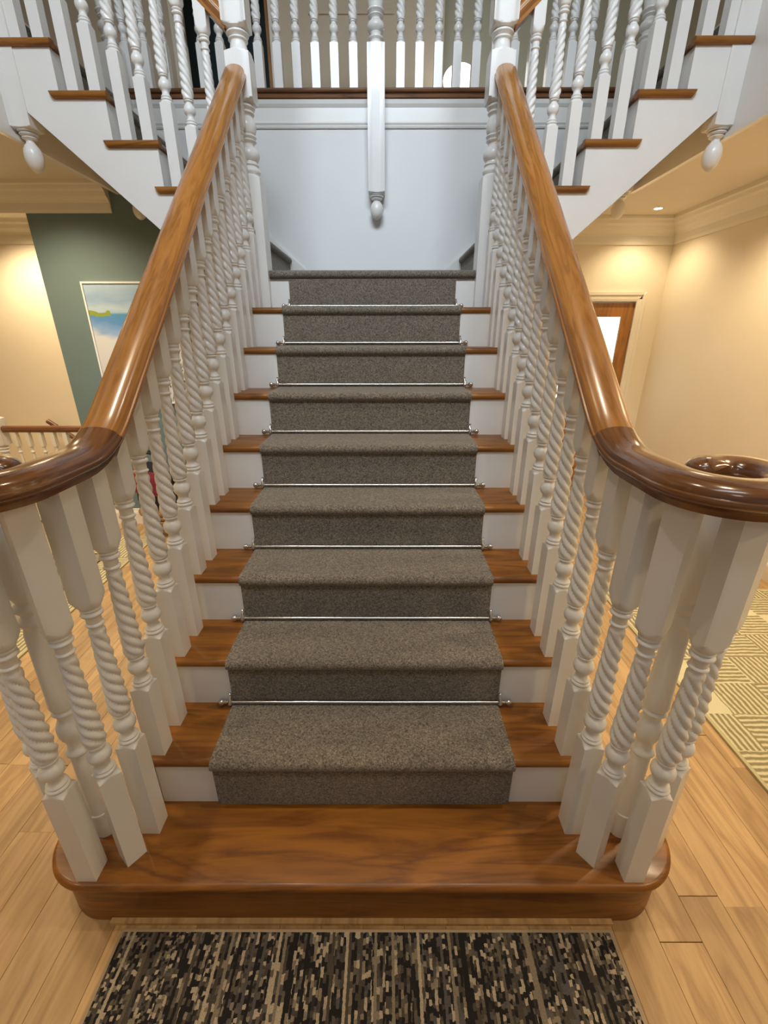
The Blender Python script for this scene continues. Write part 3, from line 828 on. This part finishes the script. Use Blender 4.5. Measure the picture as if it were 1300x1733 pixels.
# rugs -------------------------------------------------------------
def stripe_rug(name, x0, y0):
    m, nt, b = new_mat(name)
    tc = N(nt, 'ShaderNodeTexCoord'); sx = N(nt, 'ShaderNodeSeparateXYZ'); nt.links.new(tc.outputs['Object'], sx.inputs[0])
    def mth(op, a, bb=None, c=None):
        n = N(nt, 'ShaderNodeMath', operation=op)
        for i, v in enumerate((a, bb, c)):
            if v is None: continue
            if isinstance(v, (int, float)): n.inputs[i].default_value = v
            else: nt.links.new(v, n.inputs[i])
        return n.outputs[0]
    nz = N(nt, 'ShaderNodeTexNoise'); nz.inputs['Scale'].default_value = 14; nz.inputs['Detail'].default_value = 3; nt.links.new(tc.outputs['Object'], nz.inputs[0])
    wob = mth('MULTIPLY_ADD', nz.outputs['Fac'], .016, -.008)
    X, Y = mth('ADD', sx.outputs['X'], wob), mth('ADD', sx.outputs['Y'], wob)
    cell = .25
    ix, iy = mth('FLOOR', mth('DIVIDE', X, cell)), mth('FLOOR', mth('DIVIDE', Y, cell*.8))
    chk = mth('MODULO', mth('ABSOLUTE', mth('ADD', ix, iy)), 2.0)
    cv = N(nt, 'ShaderNodeCombineXYZ'); nt.links.new(ix, cv.inputs[0]); nt.links.new(iy, cv.inputs[1])
    wn = N(nt, 'ShaderNodeTexWhiteNoise'); wn.noise_dimensions = '2D'; nt.links.new(cv.outputs[0], wn.inputs['Vector'])
    sX = mth('SINE', mth('MULTIPLY', X, 2*PI/.027)); sY = mth('SINE', mth('MULTIPLY', Y, 2*PI/.027))
    a = mth('MULTIPLY', sX, chk); bq = mth('MULTIPLY', sY, mth('SUBTRACT', 1.0, chk)); st_ = mth('ADD', a, bq)
    n2 = N(nt, 'ShaderNodeTexNoise'); n2.inputs['Scale'].default_value = 60; nt.links.new(tc.outputs['Object'], n2.inputs[0])
    stn = mth('ADD', st_, mth('MULTIPLY_ADD', n2.outputs['Fac'], 1.6, -.8))
    plainm = mth('GREATER_THAN', wn.outputs['Value'], .88)
    fin = mth('ADD', stn, mth('MULTIPLY', plainm, 3.0))
    mr = N(nt, 'ShaderNodeMapRange'); mr.inputs['From Min'].default_value = -.6; mr.inputs['From Max'].default_value = .8; nt.links.new(fin, mr.inputs['Value'])
    r = ramp(nt, [(0, (.27, .225, .11)), (.5, (.45, .39, .22)), (1, (.66, .59, .37))]); nt.links.new(mr.outputs[0], r.inputs[0])
    nt.links.new(r.outputs[0], b.inputs['Base Color']); b.inputs['Roughness'].default_value = .95
    bump(nt, b, mr.outputs[0], .6, .004)
    return m
M_RUG = stripe_rug('cream_olive_stripes', 0, 0)
M_BIND = plain('rug_binding', (.50, .44, .24), .9)
r = thing('area_rug', 'cream and olive striped rug on the floor right of the staircase', 'rug')
obj('rug_pile', MB().box(1.622, 2.86, -1.2, 1.90, 0, .010), M_RUG, r)
e = MB(); e.box(1.606, 1.622, -1.216, 1.916, 0, .011); e.box(1.622, 2.86, 1.90, 1.916, 0, .011); e.box(2.86, 2.876, -1.216, 1.916, 0, .011); e.box(1.622, 2.86, -1.216, -1.2, 0, .011)
obj('binding', e, M_BIND, r)
r = thing('area_rug', 'grey-green rug with a cream striped border on the floor left of the staircase', 'rug')
obj('striped_border', MB().box(-4.2, -2.016, -.9, 2.80, 0, .009), M_RUG, r)
e = MB(); e.box(-2.016, -2.000, -.9, 2.816, 0, .010); e.box(-4.2, -2.016, 2.80, 2.816, 0, .010)
obj('binding', e, M_BIND, r)
m, nt, b = new_mat('faded_field'); mp = mapping(nt)
nz = N(nt, 'ShaderNodeTexNoise'); nz.inputs['Scale'].default_value = 5; nz.inputs['Detail'].default_value = 7; nz.inputs['Distortion'].default_value = 1.5; nt.links.new(mp.outputs[0], nz.inputs[0])
rp = ramp(nt, [(.36, (.10, .085, .05)), (.43, (.235, .215, .15)), (.62, (.25, .235, .17)), (.70, (.46, .40, .27))]); nt.links.new(nz.outputs['Fac'], rp.inputs[0]); nt.links.new(rp.outputs[0], b.inputs['Base Color']); b.inputs['Roughness'].default_value = .95
obj('field', MB().box(-3.95, -2.240, -.68, 2.45, .009, .0125), m, r)
e = MB(); e.box(-2.240, -2.226, -.68, 2.464, .009, .0128); e.box(-3.95, -2.240, 2.45, 2.464, .009, .0128)
obj('dark_line', e, plain('dark_band', (.045, .035, .025), .9), r)

# front mat
m, nt, b = new_mat('striped_mat')
tc = N(nt, 'ShaderNodeTexCoord'); sx = N(nt, 'ShaderNodeSeparateXYZ'); nt.links.new(tc.outputs['Object'], sx.inputs[0])
def mth(op, a, bb=None, c=None):
    n = N(nt, 'ShaderNodeMath', operation=op)
    for i, v in enumerate((a, bb, c)):
        if v is None: continue
        if isinstance(v, (int, float)): n.inputs[i].default_value = v
        else: nt.links.new(v, n.inputs[i])
    return n.outputs[0]
def vec(a, bb=None, c=None):
    n = N(nt, 'ShaderNodeCombineXYZ')
    for i, v in enumerate((a, bb, c)):
        if v is None: continue
        if isinstance(v, (int, float)): n.inputs[i].default_value = v
        else: nt.links.new(v, n.inputs[i])
    return n.outputs[0]
def white(v):
    n = N(nt, 'ShaderNodeTexWhiteNoise'); n.noise_dimensions = '3D'; nt.links.new(v, n.inputs['Vector']); return n.outputs['Value']
wz = N(nt, 'ShaderNodeTexNoise'); wz.inputs['Scale'].default_value = 90; wz.inputs['Detail'].default_value = 2; nt.links.new(tc.outputs['Object'], wz.inputs[0])
wob = mth('MULTIPLY_ADD', wz.outputs['Fac'], .006, -.003)
X = mth('ADD', sx.outputs['X'], wob); Y = mth('ADD', sx.outputs['Y'], mth('MULTIPLY', wob, 2.2))
ix = mth('FLOOR', mth('MULTIPLY', X, 118.0)); ib = mth('FLOOR', mth('MULTIPLY', X, 27.0))
wx = white(vec(ix, 3.0, 1.0)); wb = white(vec(ib, 9.0, 5.0))
freq = mth('MULTIPLY_ADD', wb, 95.0, 42.0)
iy = mth('FLOOR', mth('ADD', mth('MULTIPLY', Y, freq), mth('MULTIPLY', wx, 17.0)))
w1 = white(vec(ix, iy, 2.0))
solid = mth('GREATER_THAN', white(vec(ix, 7.0, 8.0)), .76)
val = mth('ADD', mth('MULTIPLY', w1, mth('SUBTRACT', 1.0, solid)), mth('MULTIPLY', white(vec(ix, 21.0, 4.0)), solid))
r_ = ramp(nt, [(0, (.012, .010, .010)), (.34, (.030, .026, .024)), (.40, (.075, .060, .045)), (.58, (.13, .105, .078)), (.66, (.10, .09, .085)), (.76, (.25, .205, .145)), (.87, (.46, .38, .27))], 'CONSTANT'); nt.links.new(val, r_.inputs[0])
n5 = N(nt, 'ShaderNodeTexNoise'); n5.inputs['Scale'].default_value = 320; nt.links.new(tc.outputs['Object'], n5.inputs[0])
ml = N(nt, 'ShaderNodeMix'); ml.data_type = 'RGBA'; ml.blend_type = 'MULTIPLY'; ml.inputs['Factor'].default_value = .6
nt.links.new(r_.outputs[0], ml.inputs[6]); rr5 = ramp(nt, [(.3, (.5, .5, .5)), (.7, (1.15, 1.15, 1.15))]); nt.links.new(n5.outputs['Fac'], rr5.inputs[0]); nt.links.new(rr5.outputs[0], ml.inputs[7])
nt.links.new(ml.outputs[2], b.inputs['Base Color']); b.inputs['Roughness'].default_value = 1
bump(nt, b, n5.outputs['Fac'], .8, .004)
r = thing('door_mat', 'dark striped multicoloured mat at the foot of the central staircase', 'mat')
obj('mat_pile', MB().box(-.727, .760, -1.0, -.032, 0, .009), m, r)
e = MB(); e.box(-.735, -.727, -1.0, -.024, 0, .0085); e.box(.760, .772, -1.0, -.024, 0, .0085); e.box(-.727, .760, -.032, -.024, 0, .0085)
obj('binding', e, plain('mat_binding', (.36, .27, .17), .9), r)

# stair guard at the far left
gd = thing('stair_guard', 'low white balustrade with a dark wooden handrail before the left cream wall', 'balustrade')
gbal = baluster_mesh(.10, .96, sq=.021)
def guard_bal():
    q = .019; it = [(0, None, True)]
    it += blk(.05, .26, q, low=False, tongue=.01)+rnd(bulge(.265, .29, .013, .02, 5))
    for i in range(41):
        t = i/40; z = .30+.33*t; it.append((z, ('tw', .017-.004*t, z), False))
    it += rnd(bulge(.635, .66, .012, .020, 5)+[(.68, .012)])+blk(.695, .845, q, up=False, tongue=.012)
    rs = []
    for (z, R, on) in it:
        if isinstance(R, tuple): rs.append(ring_at(z, 5, R[1], (R[2]*2*PI*4/.09, .3, 1)))
        else: rs.append(ring_at(z, q if (R is None or on) else 5, R if R is not None else 9))
    me = MB().rings(rs).mesh('baluster', 38); me.materials.append(M_TRIM); return me
gme = guard_bal()
for i in range(-9, 6):
    obj('baluster', gme, None, gd, loc=(-3.318+.1155*i-(.11 if i < 0 else 0), 3.19, .05))
obj('handrail', sweep([(-4.9, 3.19, .912), (-3.7, 3.19, .912), (-2.655, 3.19, .912)], [(u*.66, v*.80) for (u, v) in rail_prof()]), M_DARKRAIL, gd, 40)
obj('curb', MB().box(-4.9, -2.655, 3.155, 3.225, .02, .062), M_TRIM, gd)
obj('floor_nosing', MB().box(-4.9, -2.655, 3.14, 3.24, 0, .02), M_DARKRAIL, gd)
it = blk(.05, .35, .05, low=False, tongue=.015)+rnd(bulge(.36, .39, .035, .048, 5)+[(.40, .03)]+bulge(.41, .5, .032, .047, 7)+[(.51, .03), (.53, .042), (.78, .034), (.80, .028)]+bulge(.805, .83, .03, .044, 5)+bulge(.835, .86, .03, .046, 5))+blk(.87, 1.115, .05, up=False, tongue=.014)+[(1.13, .03, True)]
obj('newel_post', post_mesh('newel_post', it, .05), None, gd, loc=(-3.46, 3.19, -.11))
wh = thing('wall_handrail', 'dark wooden handrail sloping down along the left cream wall', 'handrail')
obj('rail', sweep([(-3.63, 4.03, .835), (-3.35, 4.03, .62), (-2.9, 4.03, .28)], [(u*.5, v*.62) for (u, v) in rail_prof()]), M_DARKRAIL, wh, 40)
obj('bracket', MB().tube([(-3.35, 4.10, .57), (-3.35, 4.04, .58), (-3.35, 4.03, .60)], .008), M_CHROME, wh, 40)

# wicker stool with a dark red and black bag in the left recess
sl_ = thing('wicker_stool', 'woven wicker stool in the recess below the seascape painting', 'stool')
sc = (-1.98, 2.93)
seat = MB().lathe([(.20, .15), (.215, .175), (.235, .18), (.25, .17), (.255, .10)], 24, (sc[0], sc[1], 0)); obj('seat', seat, M_WICK, sl_, 50)
for a in range(4):
    t = PI/4+a*PI/2; obj('leg', MB().tube([(sc[0]+.15*math.cos(t), sc[1]+.15*math.sin(t), 0), (sc[0]+.135*math.cos(t), sc[1]+.135*math.sin(t), .21)], .014), M_WICK, sl_, 50)
wv = MB()
for z in (.05, .09, .13, .17):
    n = 36; wv.tube([(sc[0]+(.147+.006*math.cos(i*PI))*math.cos(2*PI*i/n), sc[1]+(.147+.006*math.cos(i*PI))*math.sin(2*PI*i/n), z+.012*math.sin(3*2*PI*i/n)) for i in range(n+1)], .007, 6)
obj('weave', wv, M_WICK, sl_, 50)
bg = thing('bag', 'slumped dark red and black fabric bag on the wicker stool', 'bag')
rs = []
for (z, w, d_) in ((.256, .10, .08), (.27, .15, .11), (.34, .17, .125), (.44, .165, .115), (.54, .145, .085), (.62, .12, .05), (.66, .10, .03)):
    rs.append([(sc[0]+w*math.cos(2*PI*j/24)*(1+.06*math.sin(5*2*PI*j/24+z*30)), sc[1]+d_*math.sin(2*PI*j/24)*(1+.08*math.cos(4*2*PI*j/24+z*25)), z+.012*math.sin(3*2*PI*j/24)) for j in range(24)])
obj('bag_body', MB().rings(rs), M_BLACK, bg, 60)
rs = []
for (z, k) in ((.40, .95), (.41, 1.05), (.50, 1.05), (.60, 1.04), (.61, .95)):
    w = .172-.09*max(0, z-.42); d_ = .122-.22*max(0, z-.42)
    rs.append([(sc[0]-.02+w*k*math.cos(PI+PI*j/14), sc[1]+d_*k*1.08*math.sin(PI+PI*j/14)-.004, z+.02*math.sin(6*j/14)) for j in range(15)])
obj('red_panel', MB().rings(rs, close=False, cap0=False, cap1=False), M_RED, bg, 60)
for dy in (-.03, .03): obj('bag_handle', MB().tube([(sc[0]+.09*math.cos(PI*i/10), sc[1]+dy, .63+.13*math.sin(PI*i/10)) for i in range(11)], .011), M_BLACK, bg, 50)

# recessed downlights
def downlight(x, y, z, label, power, size=2.3, lit=True):
    d = thing('ceiling_downlight', label, 'light', 'downlights in the lower ceiling')
    ring = MB().lathe([(0, .030), (-.004, .034), (-.006, .045), (-.002, .050), (0, .051)], 24, (x, y, z), caps=False)
    obj('trim_ring', ring, M_WHITE, d, 50)
    obj('lens', MB().lathe([(-.003, .001), (-.0035, .032), (-.001, .0325)], 20, (x, y, z)), M_LAMP, d)
    if power: 
        l = spot('downlight_beam', (x, y, z-.02), power, WARM, size, .04)
    return d
downlight(2.52, 4.0-.14, ZC, 'small lit downlight in the cream ceiling right of the stairs', 30)
DL = [(2.45, 2.45), (2.45, 1.0), (2.45, -.6), (-2.6, 2.2), (-2.6, .7), (-2.6, -.9), (-2.35, 2.55), (-3.9, 1.6), (-3.3, 3.62)]
for i, (x, y) in enumerate(DL):
    spot('downlight_beam', (x, y, ZC-.02), 98 if x > 0 else (135 if y > 3 else 64), WARM, 2.5, .09)
# globe lamp upstairs
gl = thing('globe_lamp', 'glowing round white lamp upstairs behind the gallery balusters', 'lamp')
gx_, gy_ = .752, 4.35
obj('base', MB().lathe([(0, .10), (.015, .10), (.025, .04), (.03, .02)], 24, (gx_, gy_, 3.262)), M_CHROME, gl, 50)
obj('stem', MB().lathe([(0, .012), (.46, .012)], 12, (gx_, gy_, 3.28)), M_CHROME, gl, 50)
obj('globe', MB().lathe([(-.104*math.cos(PI*i/16), max(.002, .150*math.sin(PI*i/16))) for i in range(17)], 28, (gx_, gy_, 3.84)), M_GLOBE, gl, 60)
